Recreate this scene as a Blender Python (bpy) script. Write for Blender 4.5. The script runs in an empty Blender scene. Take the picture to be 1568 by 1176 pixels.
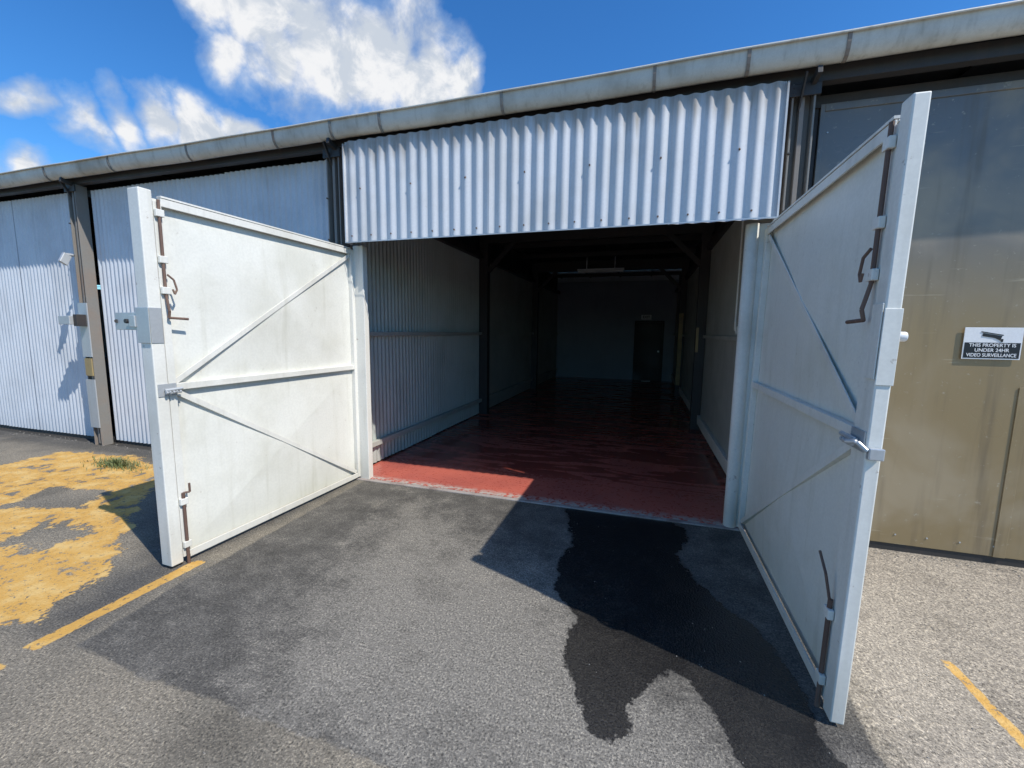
import bpy, math, random
import numpy as np
from mathutils import Vector, Matrix
random.seed(7)
sc=bpy.context.scene
COL=sc.collection
rad=math.radians

# ------------------------------------------------------------------ node helpers
class NT:
    def __init__(s,tree):
        s.t=tree; s.n=tree.nodes; s.l=tree.links
    def node(s,typ,**kw):
        n=s.n.new(typ)
        for k,v in kw.items(): setattr(n,k,v)
        return n
    def set(s,sock,v):
        if isinstance(v,bpy.types.NodeSocket): s.l.new(v,sock)
        else:
            if sock.type=='RGBA' and len(v)==3: v=(*v,1)
            sock.default_value=v
    def math(s,op,a,b=0.0,c=None,clamp=False):
        n=s.node('ShaderNodeMath',operation=op); n.use_clamp=clamp
        s.set(n.inputs[0],a); s.set(n.inputs[1],b)
        if c is not None: s.set(n.inputs[2],c)
        return n.outputs[0]
    def vmath(s,op,a,b):
        n=s.node('ShaderNodeVectorMath',operation=op)
        s.set(n.inputs[0],a); s.set(n.inputs[1],b)
        return n.outputs['Value'] if op in('DISTANCE','DOT_PRODUCT') else n.outputs[0]
    def noise(s,vec,scale,detail=3,rough=.55,dist=0.0):
        n=s.node('ShaderNodeTexNoise'); s.set(n.inputs['Vector'],vec)
        n.inputs['Scale'].default_value=scale; n.inputs['Detail'].default_value=detail
        n.inputs['Roughness'].default_value=rough; n.inputs['Distortion'].default_value=dist
        return n.outputs['Fac']
    def step(s,v,lo,hi,a=0.0,b=1.0,smooth=True):
        n=s.node('ShaderNodeMapRange'); n.interpolation_type='SMOOTHSTEP' if smooth else 'LINEAR'
        s.set(n.inputs[0],v); n.inputs[1].default_value=lo; n.inputs[2].default_value=hi
        n.inputs[3].default_value=a; n.inputs[4].default_value=b
        return n.outputs[0]
    def mix(s,f,a,b,mode='MIX'):
        n=s.node('ShaderNodeMix',data_type='RGBA',blend_type=mode)
        s.set(n.inputs[0],f); s.set(n.inputs[6],a); s.set(n.inputs[7],b)
        return n.outputs[2]
    def scalev(s,vec,sc3):
        n=s.node('ShaderNodeMapping'); s.set(n.inputs[0],vec); n.inputs['Scale'].default_value=sc3
        return n.outputs[0]
    def bump(s,h,strength=.3,dist=.01):
        n=s.node('ShaderNodeBump'); s.set(n.inputs['Height'],h)
        s.set(n.inputs['Strength'],strength); n.inputs['Distance'].default_value=dist
        return n.outputs[0]

def newmat(name):
    m=bpy.data.materials.new(name); m.use_nodes=True
    t=NT(m.node_tree); b=m.node_tree.nodes['Principled BSDF']
    pos=t.node('ShaderNodeNewGeometry').outputs['Position']
    return m,t,b,pos

def paint(name,base,dirt=(.25,.23,.19),dirt_amt=.5,rough=.5,streak=True,metal=0.0,scale=1.0,bumps=0,spec=.5,low_dirt=0.0,rustspots=0.0,top_grime=0.0):
    m,t,b,pos=newmat(name)
    big=t.noise(pos,1.6*scale,4,.6)
    d=t.math('MULTIPLY',t.step(big,.42,.75),dirt_amt)
    if streak:
        stk=t.noise(t.scalev(pos,(9,9,.7)),1.5*scale,3,.6)
        d=t.math('ADD',d,t.math('MULTIPLY',t.step(stk,.5,.8),dirt_amt*.7),clamp=True)
    fine=t.noise(pos,60*scale,2,.6)
    if low_dirt or top_grime:
        z=t.node('ShaderNodeSeparateXYZ'); t.set(z.inputs[0],pos)
        zz=t.math('ADD',z.outputs[2],t.math('MULTIPLY',t.math('SUBTRACT',big,.5),.5))
    if low_dirt:
        d=t.math('ADD',d,t.step(zz,.0,.4,low_dirt,0),clamp=True)
    c=t.mix(d,base,dirt)
    if top_grime:
        zt=t.math('ADD',z.outputs[2],t.math('MULTIPLY',t.math('SUBTRACT',stk,.5),.5))
        c=t.mix(t.step(zt,3.12,3.38,0,top_grime),c,(.26,.22,.17))
    c=t.mix(t.step(fine,.3,.7,0,.16),c,tuple(x*.6 for x in base))
    if rustspots:
        sp=t.noise(pos,13,4,.7)
        c=t.mix(t.step(sp,.66,.72,0,rustspots),c,(.24,.16,.10))
    t.set(b.inputs['Base Color'],c)
    t.set(b.inputs['Roughness'],t.step(big,.3,.7,max(rough-.1,.05),min(rough+.15,1)))
    b.inputs['Metallic'].default_value=metal
    b.inputs['Specular IOR Level'].default_value=spec
    if bumps: t.set(b.inputs['Normal'],t.bump(big,bumps,.03))
    return m

M_white=paint('weathered_white_paint',(.79,.77,.70),(.47,.44,.36),.45,.5,low_dirt=.35,rustspots=.5)
M_sheet=paint('white_steel_sheet',(.80,.785,.71),(.55,.53,.43),.5,.45,bumps=.4,low_dirt=.4,rustspots=.2)
M_corr=paint('white_corrugated_iron',(.63,.64,.66),(.42,.42,.41),.55,.45,rustspots=.2,top_grime=.85)
M_corr2=paint('grey_corrugated_iron',(.60,.63,.67),(.42,.44,.46),.5,.45,low_dirt=.3,rustspots=.15)
M_incorr=paint('inner_corrugated_lining',(.48,.51,.47),(.31,.33,.29),.5,.45,low_dirt=.3)
M_inpanel=paint('inner_lining_panel',(.46,.46,.41),(.32,.32,.28),.4,.5)
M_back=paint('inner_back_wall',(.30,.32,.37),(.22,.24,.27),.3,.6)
M_gutter=paint('old_gutter_metal',(.60,.58,.52),(.30,.27,.21),.7,.5,scale=1.5)
M_dark=paint('dark_steel',(.035,.033,.032),(.07,.05,.04),.5,.55)
M_post=paint('weathered_post_steel',(.22,.21,.19),(.26,.18,.13),.7,.6)
M_galv=paint('galvanised_plate',(.52,.54,.55),(.36,.36,.34),.5,.4,metal=.35)
M_rust=paint('rusty_rod',(.13,.075,.055),(.28,.18,.13),.6,.65,scale=3)
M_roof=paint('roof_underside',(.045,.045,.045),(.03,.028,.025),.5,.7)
M_rooftop=paint('roof_sheet',(.4,.4,.4),(.25,.24,.22),.5,.5)
M_conc=paint('concrete_lip',(.36,.32,.29),(.20,.13,.11),.9,.8,scale=3)
M_black=paint('sign_black',(.012,.012,.014),(.03,.03,.03),.2,.4)
M_signwhite=paint('sign_white',(.8,.8,.8),(.7,.7,.68),.2,.4)
M_yel=paint('faded_yellow_paint',(.36,.27,.12),(.22,.19,.13),.9,.6,scale=3)
M_tube=paint('light_tube_cover',(.85,.85,.85),(.75,.75,.72),.2,.4)
M_stone=paint('loose_stone',(.25,.23,.20),(.12,.11,.10),.9,.85,scale=8)

def olive():
    m,t,b,pos=newmat('olive_painted_steel')
    big=t.noise(pos,1.1,4,.6,.4); stk=t.noise(t.scalev(pos,(6,6,.5)),1.6,3,.6)
    z=t.node('ShaderNodeSeparateXYZ'); t.set(z.inputs[0],pos)
    zz=t.math('ADD',z.outputs[2],t.math('MULTIPLY',t.math('SUBTRACT',big,.5),1.0))
    c=t.mix(t.step(zz,1.5,2.7),(.27,.20,.105),(.15,.152,.15))  # upper part greyer: eave shade and sky reflection painted into the colour
    c=t.mix(t.step(big,.43,.70,0,.65),c,(.38,.31,.21))
    c=t.mix(t.step(stk,.48,.78,0,.65),c,(.13,.10,.065))
    sp=t.noise(pos,20,3,.7)
    c=t.mix(t.step(sp,.62,.72,0,.55),c,(.42,.38,.3))
    sx=t.step(t.noise(t.scalev(pos,(1.2,1,14)),2.2,3,.6),.66,.74,0,.35)
    c=t.mix(sx,c,(.5,.44,.32))
    t.set(b.inputs['Base Color'],c)
    t.set(b.inputs['Roughness'],t.step(big,.3,.7,.26,.42))
    t.set(b.inputs['Normal'],t.bump(t.noise(pos,1.6,1),.15,.03))
    return m
M_olive=olive()

def floor_mat():
    m,t,b,pos=newmat('red_floor_paint')
    big=t.noise(pos,1.3,4,.6)
    wet=t.noise(t.scalev(pos,(.5,2.6,1)),1.5,4,.62,1.6)
    sp=t.noise(pos,26,3,.7)
    c=t.mix(t.step(big,.35,.7),(.52,.13,.09),(.40,.10,.075))
    c=t.mix(t.step(sp,.6,.72,0,.45),c,(.55,.28,.20))
    yy=t.node('ShaderNodeSeparateXYZ'); t.set(yy.inputs[0],pos)
    c=t.mix(t.math('MULTIPLY',t.step(yy.outputs[1],.14,.02),t.step(sp,.42,.56)),c,(.45,.40,.35))
    wm=t.math('MULTIPLY',t.step(wet,.46,.51),t.step(yy.outputs[1],.5,.9))
    c=t.mix(t.math('MULTIPLY',wm,.62),c,(.13,.016,.012))
    t.set(b.inputs['Base Color'],c)
    r=t.math('SUBTRACT',t.step(sp,.3,.7,.24,.42),t.math('MULTIPLY',wm,.2),clamp=True)
    t.set(b.inputs['Roughness'],r)
    return m
M_floor=floor_mat()

def ground_mat():
    m,t,b,pos=newmat('asphalt')
    def att(n):
        a=t.node('ShaderNodeAttribute'); a.attribute_name=n; return a.outputs['Fac']
    med=t.noise(pos,5,4,.65); hi=t.noise(pos,32,3,.7); big=t.noise(pos,.8,3,.6); fn=t.noise(pos,95,2,.8)
    mh=t.math('ADD',t.math('SUBTRACT',med,.5),t.math('MULTIPLY',t.math('SUBTRACT',hi,.5),.5))
    def mask(name,amp,w):
        return t.step(t.math('ADD',att(name),t.math('MULTIPLY',mh,amp)),-w,w)
    ap=mask('d_apron',.08,.012); wet=mask('d_wet',.17,.010); yel=mask('d_yellow',.5,.02); lin=mask('d_line',.035,.004)
    old=t.mix(t.step(big,.38,.62),(.240,.208,.160),(.165,.147,.118))
    new=t.mix(t.step(med,.35,.66),(.084,.078,.069),(.132,.122,.107))
    new=t.mix(mask('d_worn',.9,.4),new,(.215,.197,.168))
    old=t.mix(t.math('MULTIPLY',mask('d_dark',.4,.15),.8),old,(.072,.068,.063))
    old=t.mix(mask('d_right',.4,.2),old,(.32,.280,.228))
    base=t.mix(ap,old,new)
    base=t.mix(t.step(med,.58,.75,0,.35),base,(.30,.27,.22))
    base=t.mix(t.math('MULTIPLY',t.step(t.noise(pos,2.1,4,.7),.52,.66),.4),base,t.mix(1.0,base,(.5,.5,.5),'MULTIPLY'))
    c=t.mix(t.step(fn,.50,.70,0,.85),base,t.mix(1.0,base,(2.3,2.25,2.1),'MULTIPLY'))
    c=t.mix(t.step(fn,.48,.30,0,.92),c,t.mix(1.0,base,(.18,.18,.18),'MULTIPLY'))
    c=t.mix(t.step(hi,.58,.36,0,.4),c,t.mix(1.0,base,(.5,.5,.5),'MULTIPLY'))
    c=t.mix(t.step(hi,.70,.76,0,.6),c,(.42,.40,.36))
    wear=t.math('MULTIPLY',t.step(med,.37,.45),t.step(fn,.24,.38))
    wear=t.math('MULTIPLY',wear,t.step(hi,.33,.42))
    wear=t.math('MAXIMUM',wear,t.math('MULTIPLY',lin,t.step(hi,.36,.44,.2,.95)))
    ycol=t.mix(t.step(med,.45,.68),(.60,.335,.075),(.68,.45,.16))
    ym=t.math('MULTIPLY',t.math('MAXIMUM',yel,lin),wear)
    c=t.mix(t.math('MULTIPLY',ym,.93),c,ycol)
    c=t.mix(t.math('MULTIPLY',wet,.87),c,(.007,.007,.008))
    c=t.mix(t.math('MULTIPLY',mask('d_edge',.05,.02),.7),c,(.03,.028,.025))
    t.set(b.inputs['Base Color'],c)
    t.set(b.inputs['Roughness'],t.math('SUBTRACT',.9,t.math('MULTIPLY',wet,.64)))
    t.set(b.inputs['Specular IOR Level'],t.step(wet,0,1,.3,.5))
    fb=t.noise(pos,95,1,.6)
    t.set(b.inputs['Normal'],t.bump(fb,t.step(wet,0,1,.9,.45),.006))
    return m

# ------------------------------------------------------------------ mesh helpers
class MB:
    def __init__(s): s.v=[]; s.f=[]
    def box(s,x0,x1,y0,y1,z0,z1):
        i=len(s.v)
        s.v+=[(x0,y0,z0),(x1,y0,z0),(x1,y1,z0),(x0,y1,z0),(x0,y0,z1),(x1,y0,z1),(x1,y1,z1),(x0,y1,z1)]
        s.f+=[(i,i+3,i+2,i+1),(i+4,i+5,i+6,i+7),(i,i+1,i+5,i+4),(i+1,i+2,i+6,i+5),(i+2,i+3,i+7,i+6),(i+3,i,i+4,i+7)]
    def bar(s,p0,p1,w,d,n):
        p0=Vector(p0);p1=Vector(p1);n=Vector(n).normalized(); a=(p1-p0).normalized(); c=a.cross(n).normalized()
        i=len(s.v)
        for p in(p0,p1):
            for sx,sy in((-1,-1),(1,-1),(1,1),(-1,1)): s.v.append(tuple(p+c*sx*w/2+n*sy*d/2))
        s.f+=[(i,i+1,i+2,i+3),(i+7,i+6,i+5,i+4)]+[(i+k,i+4+k,i+4+(k+1)%4,i+(k+1)%4) for k in range(4)]
    def cyl(s,p0,p1,r,n=12):
        p0=Vector(p0);p1=Vector(p1);a=(p1-p0).normalized()
        u=a.cross(Vector((0,0,1)) if abs(a.z)<.9 else Vector((1,0,0))).normalized(); v=a.cross(u)
        i=len(s.v)
        for p in(p0,p1):
            for k in range(n):
                t=2*math.pi*k/n; s.v.append(tuple(p+u*math.cos(t)*r+v*math.sin(t)*r))
        s.f+=[tuple(i+k for k in range(n)),tuple(i+n+k for k in reversed(range(n)))]
        s.f+=[(i+k,i+n+k,i+n+(k+1)%n,i+(k+1)%n) for k in range(n)]
    def path(s,pts,r,n=8):
        for a,b in zip(pts[:-1],pts[1:]): s.cyl(a,b,r,n)
    def obj(s,name,mat,parent=None,bevel=0,smooth=False):
        me=bpy.data.meshes.new(name); me.from_pydata(s.v,[],s.f); me.update()
        import bmesh
        bm=bmesh.new(); bm.from_mesh(me); bmesh.ops.recalc_face_normals(bm,faces=bm.faces); bm.to_mesh(me); bm.free()
        if smooth:
            for p in me.polygons: p.use_smooth=True
        o=bpy.data.objects.new(name,me); COL.objects.link(o); me.materials.append(mat)
        if bevel:
            b=o.modifiers.new('bevel','BEVEL'); b.width=bevel; b.segments=2; b.limit_method='ANGLE'
        if parent: attach(o,parent)
        return o
def attach(o,parent):
    o.parent=parent; o.matrix_parent_inverse=parent.matrix_world.inverted()
def empty(name,loc=(0,0,0)):
    e=bpy.data.objects.new(name,None); e.empty_display_size=.2; COL.objects.link(e); e.location=loc
    e.matrix_world=Matrix.Translation(loc); return e
def corr(name,axis,a0,a1,z0,z1,off,pitch,amp,mat,parent,sheet=.82,lap=True):
    V=[];F=[]; n_s=max(1,round((a1-a0)/sheet)); w=(a1-a0)/n_s; S=10
    for k in range(n_s):
        s0=a0+k*w; s1=s0+w+(pitch*.5 if lap and k<n_s-1 else 0)
        dz=random.uniform(-.006,.006); do=.003*(k%2)+random.uniform(-.001,.001)
        m=int(round((s1-s0)/pitch*S)); i=len(V)
        rows=[z0+dz+(z1-z0)*r/4 for r in range(5)]
        for j in range(m+1):
            a=s0+(s1-s0)*j/m; o=off+do+amp*math.cos(2*math.pi*a/pitch)
            for z in rows: V.append((a,o+random.uniform(-.0003,.0003),z) if axis=='x' else (o,a,z))
        for j in range(m):
            for r in range(4):
                q=i+j*5+r; F.append((q,q+5,q+6,q+1))
    me=bpy.data.meshes.new(name); me.from_pydata(V,[],F); me.update()
    for p in me.polygons: p.use_smooth=True
    o=bpy.data.objects.new(name,me); COL.objects.link(o); me.materials.append(mat)
    attach(o,parent); return o

# ------------------------------------------------------------------ ground
def sdf(P,poly):
    poly=np.array(poly,float); n=len(poly); d=np.full(len(P),1e9); ins=np.zeros(len(P),bool)
    for i in range(n):
        a=poly[i]; b=poly[(i+1)%n]; ab=b-a; t=np.clip(((P-a)@ab)/(ab@ab),0,1)
        d=np.minimum(d,np.hypot(*(P-(a+t[:,None]*ab)).T))
        c=(a[1]>P[:,1])!=(b[1]>P[:,1])
        with np.errstate(divide='ignore',invalid='ignore'):
            xi=(b[0]-a[0])*(P[:,1]-a[1])/(b[1]-a[1])+a[0]
        ins^=c&(P[:,0]<xi)
    return np.where(ins,d,-d)
def gz(x):
    t_=np.clip((x-.9)/.7,0,1); return -.08*(t_*t_*(3-2*t_))
def seg(lo,hi,st): return list(np.arange(lo,hi,st))
xs=[-400,-150,-60,-30,-18,-12,-9.5]+seg(-8,3.2,.025)+[3.2,3.6,4.5,6,9,14,25,60,150,400]
ys=[-400,-150,-60,-30,-15,-9,-6,-4.6,-3.9]+seg(-3.5,.15,.025)+[.15,1,4,8,12,20,50,150,400]
xs=np.array(xs);ys=np.array(ys)
GX,GY=np.meshgrid(xs,ys,indexing='ij'); P=np.stack([GX.ravel(),GY.ravel()],1)
nx,ny=len(xs),len(ys)
V=np.column_stack([P,gz(P[:,0])])
idx=np.arange(nx*ny).reshape(nx,ny)
F=np.stack([idx[:-1,:-1],idx[1:,:-1],idx[1:,1:],idx[:-1,1:]],-1).reshape(-1,4)
me=bpy.data.meshes.new('ground'); me.from_pydata(V.tolist(),[],F.tolist()); me.update()
for p in me.polygons: p.use_smooth=True
wetp=[(-.66,.0),(-.55,-.30),(-.44,-.66),(-.50,-.95),(-.46,-1.29),(-.30,-1.55),(-.31,-1.81),(-.22,-2.03),(-.13,-2.20),(-.05,-2.21),(.02,-2.16),(.0,-2.04),(.11,-1.88),(.21,-1.77),(.28,-1.80),(.38,-2.02),(.45,-2.3),(.80,-2.3),(.78,-1.95),(.73,-1.51),(.67,-1.34),(.50,-1.10),(.38,-.85),(.30,-.61),(.41,-.32),(.40,-.12),(.14,-.0)]
yel=[(-7.05,-.38),(-6.0,-.25),(-5.35,-.42),(-4.8,-.75),(-4.5,-1.1),(-3.35,-2.0),(-3.12,-2.5),(-4.0,-2.9),(-9,-2.2),(-7,-1.0)]
hole1=[(-5.6,-1.2),(-4.9,-1.1),(-4.7,-1.45),(-5.4,-1.7)]
hole2=[(-4.6,-1.75),(-4.1,-1.65),(-4.0,-2.0),(-4.5,-2.1)]
line1=[(-2.90,-1.75),(-2.81,-1.75),(-2.81,-2.62),(-2.90,-2.62)]
line1b=[(-2.95,-2.72),(-2.80,-2.72),(-2.80,-3.2),(-2.95,-3.2)]
line2=[(1.56,-1.15),(1.61,-1.15),(1.64,-2.2),(1.59,-2.2)]
apron=[(-2.78,-.02),(-2.72,-2.0),(-2.66,-2.53),(-2.18,-2.56),(-.91,-2.57),(.2,-2.6),(.95,-2.6),(.93,-.02)]
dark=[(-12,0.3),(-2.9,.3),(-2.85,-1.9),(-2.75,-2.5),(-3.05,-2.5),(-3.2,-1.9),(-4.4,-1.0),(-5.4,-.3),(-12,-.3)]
worn=[(-2.0,-.5),(-1.2,-.9),(-.4,-1.2),(.1,-1.9),(.9,-2.3),(.9,-2.6),(-1.5,-2.6),(-1.8,-1.8)]
right=[(.98,.2),(9,.2),(9,-9),(.98,-9)]
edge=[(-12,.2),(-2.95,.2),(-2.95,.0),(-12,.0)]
att={'d_wet':sdf(P,wetp),'d_yellow':np.minimum(np.minimum(sdf(P,yel),-sdf(P,hole1)),-sdf(P,hole2)),
 'd_line':np.maximum(np.maximum(sdf(P,line1),sdf(P,line2)),sdf(P,line1b)),'d_apron':sdf(P,apron),'d_dark':sdf(P,dark),
 'd_worn':sdf(P,worn),'d_right':sdf(P,right),'d_edge':sdf(P,edge)}
for k,v in att.items():
    a=me.attributes.new(k,'FLOAT','POINT'); a.data.foreach_set('value',np.clip(v,-5,5).astype(np.float32))
g=bpy.data.objects.new('ground',me); COL.objects.link(g); me.materials.append(ground_mat())
V=[];F=[]
def stone(x,y,r):
    i=len(V); z=float(gz(x))
    pts=[(1,0,0),(.3,.9,0),(-.8,.6,0),(-.8,-.6,0),(.3,-.9,0)]
    a=random.uniform(0,6.28); ca,sa=math.cos(a),math.sin(a)
    for px,py,_ in pts:
        k=r*random.uniform(.7,1.2); V.append((x+(px*ca-py*sa)*k,y+(px*sa+py*ca)*k,z-.001))
    for px,py,_ in pts:
        k=r*random.uniform(.4,.75); V.append((x+(px*ca-py*sa)*k,y+(px*sa+py*ca)*k,z+r*random.uniform(.5,.8)))
    F.append((i+5,i+6,i+7,i+8,i+9))
    for k in range(5): F.append((i+k,i+(k+1)%5,i+5+(k+1)%5,i+5+k))
for k in range(260): stone(random.uniform(1.0,3.2),random.uniform(-2.6,.1),random.uniform(.002,.006))
for k in range(160): stone(random.uniform(1.1,3.6),.12-abs(random.gauss(0,.06)),random.uniform(.003,.009))
for k in range(200): stone(random.uniform(-9,-3.1),.05-abs(random.gauss(0,.07)),random.uniform(.003,.010))
for k in range(260): stone(random.uniform(-4.5,1.0),random.uniform(-3.0,-.1),random.uniform(.0015,.0045))
me=bpy.data.meshes.new('gravel'); me.from_pydata(V,[],F); me.update()
o=bpy.data.objects.new('gravel',me); COL.objects.link(o); me.materials.append(M_stone)

# ------------------------------------------------------------------ storage building
XL,XR=-27.0,9.0
bld=empty('storage_building',(-1,0,0))
m=MB()
V0=[(XL,-.135,3.50),(XR,-.135,3.50),(XR,11.6,3.72),(XL,11.6,3.72)]
m.v=V0+[(x,y,z+.05) for x,y,z in V0]; m.f=[(0,1,2,3),(4,5,6,7),(0,1,5,4),(1,2,6,5),(2,3,7,6),(3,0,4,7)]
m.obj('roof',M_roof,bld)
m=MB(); m.box(XL,XR,-.08,.12,3.556,3.575); m.obj('roof_edge_flashing',M_rooftop,bld)
m=MB(); m.box(XL,XR,11.5,11.6,0,3.70); m.box(XL,XL+.1,.12,11.5,0,3.5); m.box(XR-.1,XR,.3,11.5,-.1,3.5)
m.obj('outer_walls',M_corr2,bld)
prof=[(-.118,3.535),(-.118,3.43),(-.125,3.405),(-.15,3.402),(-.178,3.42),(-.196,3.45),(-.206,3.49),(-.21,3.535),(-.216,3.552),(-.226,3.548),(-.224,3.536)]
Vg=[];Fg=[]; xsn=np.arange(XL,XR+.01,.3)
def gtilt(x): return .0085*max(x+2.2,0) if x<4 else .0085*6.2
for j,x in enumerate(xsn):
    w=.004*math.sin(x*1.7)+.003*math.sin(x*4.1)
    for y,z in prof: Vg.append((x,y+w*.5,z+w+gtilt(x)))
n=len(prof)
for j in range(len(xsn)-1):
    for k in range(n-1): q=j*n+k; Fg.append((q,q+n,q+n+1,q+1))
me=bpy.data.meshes.new('gutter'); me.from_pydata(Vg,[],Fg); me.update()
for p in me.polygons: p.use_smooth=True
o=bpy.data.objects.new('gutter',me); COL.objects.link(o); me.materials.append(M_gutter); attach(o,bld)
sol=o.modifiers.new('s','SOLIDIFY'); sol.thickness=.003
m=MB()
joints=[1.2,0.0,-1.2,-2.4,-3.6,-4.8,-6.0,-7.2,-8.4,-9.6,-10.8,2.4,.62,3.6,-2.92]
for jx in joints:
    jx+=random.uniform(-.03,.03); w=.004*math.sin(jx*1.7)+.003*math.sin(jx*4.1)+gtilt(jx)
    for (y0,z0),(y1,z1) in zip(prof[1:-3],prof[2:-2]):
        m.bar((jx,y0-.005,z0-.003+w),(jx,y1-.005,z1-.003+w),.022,.006,(0,z1-z0,-(y1-y0)))
m.obj('gutter_joint_straps',M_post,bld)
m=MB(); m.box(XL,XR,-.055,.02,3.37,3.47); m.box(XL,XR,.14,.2,3.28,3.36); m.box(XL,XR,.5,.56,3.3,3.40)
for bx in np.arange(-26.9,9,1.0): m.box(bx,bx+.045,-.11,11.4,3.478,3.497)
m.obj('eaves_purlins',M_dark,bld)
for px in (-23,-19,-15,-11,-7,-3.03,1.0,5.0):
    m=MB(); zb=float(gz(px))-.01
    m.box(px-.075,px-.062,-.06,.07,zb,3.37); m.box(px+.062,px+.075,-.06,.07,zb,3.37); m.box(px-.062,px+.062,.02,.03,zb,3.37)
    m.box(px-.018,px+.012,-.045,.015,0.02,3.36)
    m.obj('post',M_post,bld,.003)
    m=MB(); m.bar((px-.02,-.02,3.2),(px-.02,-.15,3.40),.03,.012,(1,0,0)); m.bar((px+.05,-.03,3.36),(px+.05,-.18,3.39),.05,.03,(1,0,0))
    m.box(px-.1,px+.1,-.075,-.061,3.28,3.36)
    for zz in (3.30,3.34,2.9,2.5): m.cyl((px-.068,-.061,zz),(px-.068,-.078,zz),.009,6)
    m.obj('gutter_bracket',M_dark,bld,.002)
m=MB(); m.box(-7.085,-6.915,-.075,-.062,.25,.9); m.box(-7.085,-6.915,-.075,-.062,1.2,1.9); m.obj('post_cover_plates',M_galv,bld)
m=MB(); m.box(-7.06,-6.93,-.079,-.0635,.95,1.18); m.obj('post_faded_band',M_yel,bld)
for a0,a1 in ((-22.9,-19.1),(-18.9,-15.1),(-14.9,-11.1),(-10.9,-7.1),(-6.9,-3.12)):
    corr('corrugated_wall',"x",a0,a1,.05,3.34,.10,.0762,.0085,M_corr2,bld)
m=MB(); m.box(XL,-3.1,.115,.15,.0,.07); m.obj('wall_base_plate',M_dark,bld)
CY=-.145; CZ0,CZ1=2.44,3.365; CX0,CX1=-2.82,.868; CP=.108
corr('canopy_corrugated',"x",CX0,CX1,CZ0,CZ1,CY,CP,.0095,M_corr,bld,sheet=.756)
m=MB(); m.box(CX0,CX1,-.125,-.06,2.47,2.53); m.box(CX0,CX1,-.125,-.07,2.92,2.98); m.box(CX0,CX1,-.11,-.06,3.25,3.33)
m.obj('canopy_rails',M_dark,bld)
m=MB(); m.box(CX0-.01,CX1+.02,-.164,-.161,CZ0-.004,CZ0+.006); m.obj('canopy_drip_edge',M_galv,bld)
m=MB(); m.box(CX1,CX1+.012,-.160,-.06,CZ0,3.35); m.box(CX0-.012,CX0,-.160,-.06,CZ0,3.35); m.obj('canopy_end_flashing',M_corr,bld)
m=MB()
x=math.ceil(CX0/CP)*CP; k=0
while x<CX1-.07:
    xr=x+CP/2
    if k%2==0: m.cyl((xr,-.15,CZ0+.06),(xr,-.161,CZ0+.06),.007,8)
    if k%5==1: m.cyl((xr,-.15,2.93+random.uniform(-.01,.01)),(xr,-.161,2.93),.007,8)
    x+=CP;k+=1
m.obj('canopy_roofing_nails',M_rust,bld)
m=MB(); m.box(-2.86,-2.745,-.015,.06,0.0,2.44); m.obj('door_jamb',M_white,bld,.006)
m=MB(); m.cyl((.755,.02,0),(.755,.02,2.44),.05,24); m.box(.77,.90,-.0,.06,-.02,2.44); m.obj('door_jamb_pipe',M_white,bld,.004,True)
m=MB(); m.box(-2.88,.93,-.05,-.0,-.02,.010); m.obj('concrete_threshold',M_conc,bld,.005)
m=MB(); m.box(-3.0,1.0,.0,11.3,-.08,.012); m.obj('floor',M_floor,bld)
m=MB(); m.box(-26.9,-3.06,.16,11.3,-.02,.008); m.box(1.06,8.9,.5,11.3,-.1,.008); m.obj('neighbour_floors',M_conc,bld)
corr('inner_corrugated_wall','y',.12,3.78,.03,2.92,-2.99,.0762,.0085,M_incorr,bld)
m=MB(); m.box(-3.01,-2.99,3.92,11.3,.03,2.92); m.box(.95,.97,.1,11.3,.03,2.95); m.obj('inner_wall_panels',M_inpanel,bld)
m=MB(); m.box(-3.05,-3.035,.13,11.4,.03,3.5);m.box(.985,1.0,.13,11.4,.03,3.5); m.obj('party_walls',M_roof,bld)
m=MB()
for y0,y1 in((.1,3.78),(3.92,7.68),(7.82,11.28)):
    m.box(-2.978,-2.93,y0,y1,1.53,1.58); m.box(-2.978,-2.93,y0,y1,.25,.31)
    m.box(.905,.948,y0,y1,1.53,1.58)
m.obj('wall_rails',M_inpanel,bld,.004)
m=MB()
for y0,y1 in((.1,3.78),(3.92,7.68),(7.82,11.28)): m.box(.90,.948,y0,y1,.12,.26)
m.obj('white_bottom_rail',M_white,bld,.004)
m=MB()
for y0,y1 in((.1,3.78),(3.92,7.68),(7.82,11.28)):
    m.box(-3.02,-2.90,y0,y1,2.92,3.02); m.box(.88,.98,y0,y1,2.92,3.02)
for y in(3.85,7.75):
    m.box(-2.985,-2.83,y-.07,y+.07,.01,3.2); m.box(.80,.945,y-.07,y+.07,.01,3.2)
    m.box(-3.0,.97,y-.06,y+.06,3.2,3.45)
    m.bar((-2.85,y,2.7),(-2.3,y,3.25),.08,.06,(0,1,0)); m.bar((.82,y,2.7),(.27,y,3.25),.08,.06,(0,1,0))
for y in(1.3,2.6,5.2,6.5,9,10.2): m.box(-3.0,.97,y-.03,y+.03,3.36,3.46)
m.obj('inner_frame',M_dark,bld,.004)
m=MB(); m.box(.80,.84,3.772,3.776,1.3,1.7); m.box(.80,.90,7.672,7.676,.3,2.1); m.obj('faded_guard_strip',M_yel,bld)
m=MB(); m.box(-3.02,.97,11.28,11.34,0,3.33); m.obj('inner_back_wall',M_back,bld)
m=MB(); m.box(-.27,.55,11.23,11.275,.02,1.95); m.obj('back_door',M_dark,bld,.004)
m=MB(); m.box(-.33,-.272,11.20,11.278,.01,2.0); m.box(.552,.61,11.20,11.278,.01,2.0); m.box(-.33,.61,11.20,11.278,1.955,2.01)
m.obj('back_door_frame',M_dark,bld,.004)
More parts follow.
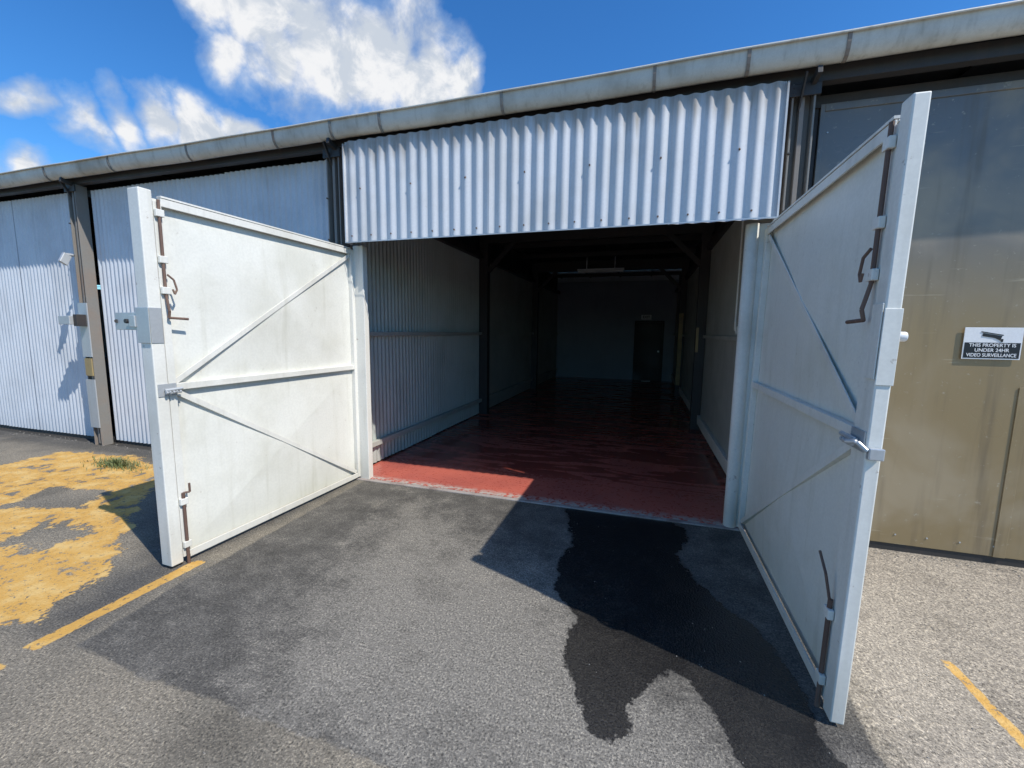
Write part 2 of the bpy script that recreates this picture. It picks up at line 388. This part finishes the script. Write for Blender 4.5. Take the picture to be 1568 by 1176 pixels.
m=MB(); m.cyl((.46,11.23,1.0),(.46,11.17,1.0),.03,12); m.obj('back_door_handle',M_galv,bld)
m=MB(); m.box(-.05,.25,10.9,11.1,.012,.02); m.obj('bright_floor_patch',M_signwhite,bld)  # white slab standing in for the bright patch before the back door
m=MB(); m.path([(.90,1.2,2.9),(.90,1.2,1.65),(.93,1.2,1.6)],.010); m.box(.91,.946,1.15,1.25,1.60,1.68); m.obj('power_conduit',M_white,bld)

fl=empty('fluorescent_light',(-1.14,7.4,3.23))
m=MB(); m.box(-1.72,-.56,7.34,7.46,3.16,3.205); m.box(-1.5,-1.48,7.39,7.41,3.205,3.5); m.box(-.8,-.78,7.39,7.41,3.205,3.5); m.obj('fitting_body',M_tube,fl,.006)
m=MB(); m.cyl((-1.68,7.33,3.13),(-.60,7.33,3.13),.026,16); m.box(-1.70,-1.67,7.30,7.36,3.10,3.17); m.box(-.61,-.58,7.30,7.36,3.10,3.17); m.obj('tube',M_tube,fl)
def text(name,body,size,loc,rot,mat,parent,ext=.0015,sx=1):
    c=bpy.data.curves.new(name,'FONT'); c.body=body; c.size=size; c.extrude=ext; c.align_x='CENTER'; c.align_y='CENTER'; c.offset=size*.012
    o=bpy.data.objects.new(name,c); COL.objects.link(o); o.location=loc; o.rotation_euler=rot; o.scale=(sx,1,1); c.materials.append(mat)
    bpy.context.view_layer.update(); attach(o,parent); return o
es=empty('exit_sign',(.03,11.25,2.1))
m=MB(); m.box(-.13,.19,11.0,11.05,2.04,2.20); m.box(-.1,.16,11.05,11.278,2.1,2.12); m.obj('board',M_signwhite,es,.004)
text('lettering','EXIT',.11,(.03,10.996,2.12),(rad(90),0,0),M_black,es)

# ------------------------------------------------------------------ right-hand olive sliding door
ol=empty('sliding_steel_door',(3,.15,0))
m=MB(); m.box(1.17,4.9,.15,.17,-.02,3.30); m.obj('door_sheet',M_olive,ol,.004)
m=MB(); m.box(1.17,1.20,.138,.148,-.02,3.30); m.box(1.2,4.9,.138,.148,3.25,3.30); m.obj('edge_trim',M_olive,ol,.003)
m=MB(); m.box(1.2,9,.16,.2,-.09,-.02); m.box(1.1,1.165,.16,.2,-.08,3.4); m.obj('base_guide',M_dark,ol)
m=MB()
for zz in (.15,.5,.9,1.3,1.75,2.2,2.7,3.1):
    m.cyl((1.23,.149,zz),(1.23,.145,zz),.006,8)
for k in range(12): m.cyl((1.35+k*.2,.149,.06),(1.35+k*.2,.145,.06),.006,8)
m.obj('rivets',M_galv,ol)
m=MB(); m.box(2.55,2.62,.1425,.149,-.02,1.25); m.obj('cover_strip',M_olive,ol,.002)

SX0,SX1,SZ0,SZ1=2.195,2.52,1.445,1.67; SY=.1345
sg=empty('surveillance_sign',(2.35,.13,1.56))
m=MB(); m.box(SX0,SX1,SY,SY+.004,SZ0,SZ1); m.obj('board',M_signwhite,sg,.001)
m=MB(); m.box(SX0+.008,SX1-.008,SY-.0015,SY-.0002,SZ0+.008,SZ0+.118); m.obj('black_panel',M_black,sg)
cxs=(SX0+SX1)/2
for b,z in(('THIS PROPERTY IS',SZ0+.099),('UNDER 24HR',SZ0+.064),('VIDEO SURVEILLANCE',SZ0+.029)):
    text('lettering',b,.034,(cxs,SY-.003,z),(rad(90),0,0),M_signwhite,sg,.0006,.95 if 'VIDEO' not in b else .82)
m=MB()
m.bar((cxs-.06,SY-.002,SZ0+.175),(cxs+.045,SY-.002,SZ0+.155),.022,.002,(0,1,0))
m.bar((cxs-.07,SY-.0022,SZ0+.195),(cxs+.055,SY-.0022,SZ0+.171),.006,.002,(0,1,0))
m.bar((cxs+.01,SY-.0024,SZ0+.155),(cxs+.05,SY-.0024,SZ0+.133),.008,.002,(0,1,0))
m.bar((cxs+.05,SY-.002,SZ0+.124),(cxs+.05,SY-.002,SZ0+.145),.012,.002,(0,1,0))
m.obj('camera_icon',M_black,sg)

# ------------------------------------------------------------------ doors
def door(hx,s,L,TH,ZT,name='garage_door'):
    root=empty(name,(hx,0,0))
    N=(1,0,0)
    ZB=.03
    def T(u,w,z): return (hx+s*w,-u,z)
    def bx(m,u0,u1,w0,w1,z0,z1):
        a=sorted((hx+s*w0,hx+s*w1)); m.box(a[0],a[1],-u1,-u0,z0,z1)
    m=MB(); bx(m,L-.075,L,-TH,0,ZB-.01,ZT+.03); m.obj('end_stile',M_white,root,.006)
    m=MB(); bx(m,L-.125,L-.078,-.012,-.004,ZB+.02,ZT-.03); bx(m,L-.125,L-.118,-.045,-.012,ZB+.02,ZT-.03); m.obj('end_angle',M_white,root,.002)
    m=MB(); bx(m,.0,.055,-.048,-.006,ZB,ZT); m.obj('hinge_stile',M_white,root,.005)
    m=MB()
    for z0,z1 in((ZT-.052,ZT-.002),(ZB,ZB+.05),(1.19,1.235)):
        bx(m,.056,L-.126,-.018,-.008,z0,z1)
        zf=z1 if z0>1.0 else z0
        bx(m,.056,L-.126,-.046,-.0185,zf-.008,zf)
    m.obj('rails',M_white,root,.003)
    m=MB(); bx(m,.056,L-.126,-.045,-.005,ZT+.001,ZT+.012); m.obj('top_cap',M_white,root)
    m=MB()
    for (u0,z0),(u1,z1) in(((.06,ZT-.06),(L-.13,1.245)),((L-.13,1.18),(.06,ZB+.06))):
        m.bar(T(u0,-.022,z0),T(u1,-.022,z1),.036,.006,N)
        d=Vector((0,-(u1-u0),z1-z0)).normalized(); c=Vector((0,d.z,-d.y))
        if c.z<0: c=-c
        o=c*-.016
        m.bar(Vector(T(u0,-.036,z0))+o,Vector(T(u1,-.036,z1))+o,.005,.022,N)
    m.obj('diagonal_braces',M_white,root,.0015)
    V=[];F=[]
    for z0,z1 in((ZB+.005,1.212),(1.214,ZT-.005)):
        i=len(V); um=L/2; zm=(z0+z1)/2
        V+=[T(.01,-.050,z0),T(L-.078,-.050,z0),T(L-.078,-.050,z1),T(.01,-.050,z1),T(um,-.024,zm)]
        F+=[(i,i+1,i+4),(i+1,i+2,i+4),(i+2,i+3,i+4),(i+3,i,i+4)]
    mm=MB(); mm.v=V; mm.f=F; o=mm.obj('cross_broken_sheet',M_sheet,root)
    so=o.modifiers.new('s','SOLIDIFY'); so.thickness=.002; so.offset=0
    m=MB()
    for z in(.35,1.25,2.15): m.cyl(T(-.012,-.03,z-.06),T(-.012,-.03,z+.06),.014,12)
    m.obj('hinges',M_white,root)
    m=MB(); uu=L-.10
    m.path([T(uu,.010,ZT-.02),T(uu,.010,1.80)],.009)
    m.path([T(uu,.010,1.80),T(uu+.0,.03,1.70),T(uu-.0,.02,1.66),T(uu-.11,.03,1.655)],.008)
    m.path([T(uu-.01,.02,1.93),T(uu-.04,.03,1.90),T(uu-.055,.03,1.84),T(uu-.04,.03,1.81),T(uu-.03,.03,1.84)],.006)
    m.path([T(uu,.010,.50),T(uu,.010,-.0)],.010)
    if s>0: m.path([T(uu,.014,.50),T(uu-.03,.03,.50),T(uu-.03,.03,.56)],.007)
    else: m.path([T(uu,.014,.50),T(uu-.02,.03,.60),T(uu-.10,.03,.66)],.006)
    m.obj('cane_bolts',M_rust,root)
    m=MB()
    for z in(2.30,2.02,1.83,.44,.14): bx(m,L-.125,L-.076,-.002,.022,z-.022,z+.022)
    m.obj('bolt_guides',M_white,root,.004)
    m=MB(); bx(m,L-.12,L-.01,.001,.006,1.16,1.24)
    m.path([T(L-.04,.02,1.20),T(L-.14,.03,1.205)],.010)
    for k in range(5): m.cyl(T(L-.13+k*.02,.03,1.185-.006*(k%2)),T(L-.118+k*.02,.03,1.185+.006*(k%2)),.010,8)
    m.obj('latch',M_galv,root,.001)
    return root
LD=door(-2.845,1,1.90,.10,2.40)
RD=door(.80,-1,1.875,.052,2.395)
m=MB()
y=-1.905
m.box(-2.957,-2.837,y-.004,y+.0,1.50,1.72); m.box(-2.844,-2.840,-1.90,-1.83,1.50,1.72); m.obj('galvanised_patch',M_galv,LD,.002)
m=MB(); m.box(-3.185,-2.96,y+.01,y+.016,1.58,1.69); m.box(-3.185,-2.96,y+.016,y+.06,1.684,1.69);m.box(-3.185,-2.96,y+.016,y+.06,1.58,1.586); m.box(-3.015,-2.96,y-.012,y+.008,1.60,1.67)
m.obj('lock_hasp_box',M_galv,LD,.002)
m=MB(); m.cyl((-3.165,y+.005,1.635),(-3.205,y+.03,1.635),.012,10); m.cyl((-3.035,y-.001,1.635),(-3.035,y-.02,1.635),.014,12); m.obj('lock_pin',M_dark,LD)
m=MB(); m.box(.798,.855,-1.880,-1.876,1.42,1.70); m.box(.793,.798,-1.873,-1.80,1.44,1.72); m.obj('patch_plate',M_white,RD,.002)
m=MB(); m.cyl((.853,-1.85,1.60),(.885,-1.85,1.60),.018,16); m.obj('knob',M_signwhite,RD,.003,True)
m=MB(); m.box(.80,.850,-1.900,-1.878,1.14,1.185); m.path([(.80,-1.89,1.17),(.77,-1.87,1.20),(.75,-1.83,1.19)],.010); m.obj('hasp_and_padlock',M_galv,RD,.004)
bpy.context.view_layer.update()
LD.rotation_euler=(0,0,rad(-2.2)); RD.rotation_euler=(0,rad(.75),rad(.1))

lb=empty('lock_box',(-7.1,-.12,1.68))
m=MB(); m.box(-7.22,-7.0,-.22,-.08,1.62,1.73); m.obj('box',M_galv,lb,.006)
m=MB(); m.box(-7.0,-6.93,-.18,-.08,1.60,1.75); m.obj('clasp',M_dark,lb,.004)
wl=empty('wall_lamp',(-7.05,-.14,2.45))
m=MB(); m.cyl((-7.05,-.08,2.5),(-7.05,-.16,2.5),.02); m.bar((-7.05,-.14,2.50),(-7.0,-.22,2.38),.09,.05,(1,0,0)); m.obj('lamp_head',M_galv,wl,.008)

V=[];F=[]
for k in range(620):
    r=abs(random.gauss(0,.18)); a=random.uniform(0,6.283)
    bx_,by_=-5.75+r*math.cos(a)*1.5,-.56+r*math.sin(a)*.45
    h=random.uniform(.03,.11)*(1.1-min(r*2,.7)); th=random.uniform(0,6.283); lean=random.uniform(.2,1.2)*h; w=random.uniform(.002,.005)
    dx,dy=math.cos(th),math.sin(th); i=len(V)
    V+=[(bx_-dy*w,by_+dx*w,0),(bx_+dy*w,by_-dx*w,0),(bx_+dx*lean*.5+dy*w*.8,by_+dy*lean*.5-dx*w*.8,h*.7),(bx_+dx*lean*.5-dy*w*.8,by_+dy*lean*.5+dx*w*.8,h*.7),(bx_+dx*lean,by_+dy*lean,h)]
    F+=[(i,i+1,i+2,i+3),(i+3,i+2,i+4)]
me=bpy.data.meshes.new('grass_tuft'); me.from_pydata(V,[],F); me.update()
o=bpy.data.objects.new('grass_tuft',me); COL.objects.link(o)
M_grass=paint('grass',(.14,.18,.06),(.30,.25,.13),.8,.7,scale=6); me.materials.append(M_grass)

# ------------------------------------------------------------------ light
L=Vector((-2.02,.75,-2.53)).normalized()
sun=bpy.data.objects.new('sun',bpy.data.lights.new('sun','SUN')); COL.objects.link(sun)
sun.data.energy=4.8; sun.data.angle=rad(.5); sun.data.color=(1,.96,.89)
sun.rotation_euler=L.to_track_quat('-Z','Y').to_euler(); sun.location=(5,-5,10)
w=bpy.data.worlds.new('World'); sc.world=w; w.use_nodes=True
t=NT(w.node_tree); 
for n_ in list(w.node_tree.nodes): w.node_tree.nodes.remove(n_)
sky=t.node('ShaderNodeTexSky',sky_type='NISHITA'); sky.sun_disc=False
sky.sun_elevation=math.asin(-L.z); sky.sun_rotation=math.atan2(-L.x,-L.y)
sky.ozone_density=1.5; sky.dust_density=.2; sky.air_density=1.0
hs=t.node('ShaderNodeHueSaturation'); hs.inputs['Saturation'].default_value=1.25; hs.inputs['Value'].default_value=1.1
t.set(hs.inputs['Color'],sky.outputs[0])
skc=t.mix(1.0,hs.outputs[0],(.52,.86,1.12),'MULTIPLY')
bg=t.node('ShaderNodeBackground'); t.set(bg.inputs[0],skc); bg.inputs[1].default_value=.15
d=t.node('ShaderNodeTexCoord').outputs['Generated']
dn=t.node('ShaderNodeTexNoise'); t.set(dn.inputs['Vector'],d); dn.inputs['Scale'].default_value=6; dn.inputs['Detail'].default_value=5
off=t.vmath('MULTIPLY',t.vmath('SUBTRACT',dn.outputs['Color'],(.5,.5,.5)),(.15,.15,.15))
dw=t.vmath('ADD',d,off)
blobs=[((-.56,.67,.48),.12),((-.49,.715,.475),.115),((-.43,.76,.46),.09),((-.61,.63,.465),.07),((-.655,.585,.46),.05),((-.37,.80,.455),.06),((-.60,.60,.54),.09),((-.66,.54,.52),.05),
 ((-.80,.50,.31),.038),((-.76,.55,.335),.045),((-.72,.595,.345),.042),((-.68,.63,.35),.032),((-.86,.41,.31),.028),((-.83,.46,.295),.036),((-.89,.42,.21),.03),((-.90,.36,.30),.024)]
acc=None
for c,r in blobs:
    c=Vector(c).normalized(); v=t.step(t.vmath('DISTANCE',dw,tuple(c)),0,r*1.5,1,0,False)
    acc=v if acc is None else t.math('MAXIMUM',acc,v)
n1=t.noise(d,10,8,.6,.2); n2=t.noise(d,13,6,.62,.3)
f=t.math('ADD',acc,t.math('MULTIPLY',t.math('SUBTRACT',n1,.5),1.3))
f=t.math('MULTIPLY',t.step(f,.18,.70,0,1,False),t.step(acc,.0,.2))
ccol=t.mix(t.step(f,.35,.95),(.42,.60,.88),(.97,.98,1.0))
ccol=t.mix(t.step(n2,.40,.58,.7,0),ccol,(.50,.59,.72))
cb=t.node('ShaderNodeBackground'); t.set(cb.inputs[0],ccol); cb.inputs[1].default_value=.93
mx=t.node('ShaderNodeMixShader'); t.set(mx.inputs[0],f); w.node_tree.links.new(bg.outputs[0],mx.inputs[1]); w.node_tree.links.new(cb.outputs[0],mx.inputs[2])
out=t.node('ShaderNodeOutputWorld'); w.node_tree.links.new(mx.outputs[0],out.inputs[0])

# ------------------------------------------------------------------ camera
yaw,pit,rol=rad(-17.16),rad(7.05),rad(.71)
fw=Vector((math.sin(yaw)*math.cos(pit),math.cos(yaw)*math.cos(pit),-math.sin(pit)))
r=Vector((math.cos(yaw),-math.sin(yaw),0)); u=r.cross(fw)
r2=r*math.cos(rol)+u*math.sin(rol); u2=-r*math.sin(rol)+u*math.cos(rol)
cam=bpy.data.objects.new('camera',bpy.data.cameras.new('camera')); COL.objects.link(cam)
cam.matrix_world=Matrix((( r2.x,u2.x,-fw.x,0),(r2.y,u2.y,-fw.y,-3.76),(r2.z,u2.z,-fw.z,1.6),(0,0,0,1)))
cam.data.lens=36*649.6/1568; cam.data.sensor_width=36; cam.data.clip_start=.05; cam.data.clip_end=2000
sc.camera=cam
sc.view_settings.view_transform='Standard'; sc.view_settings.look='None'; sc.view_settings.exposure=0
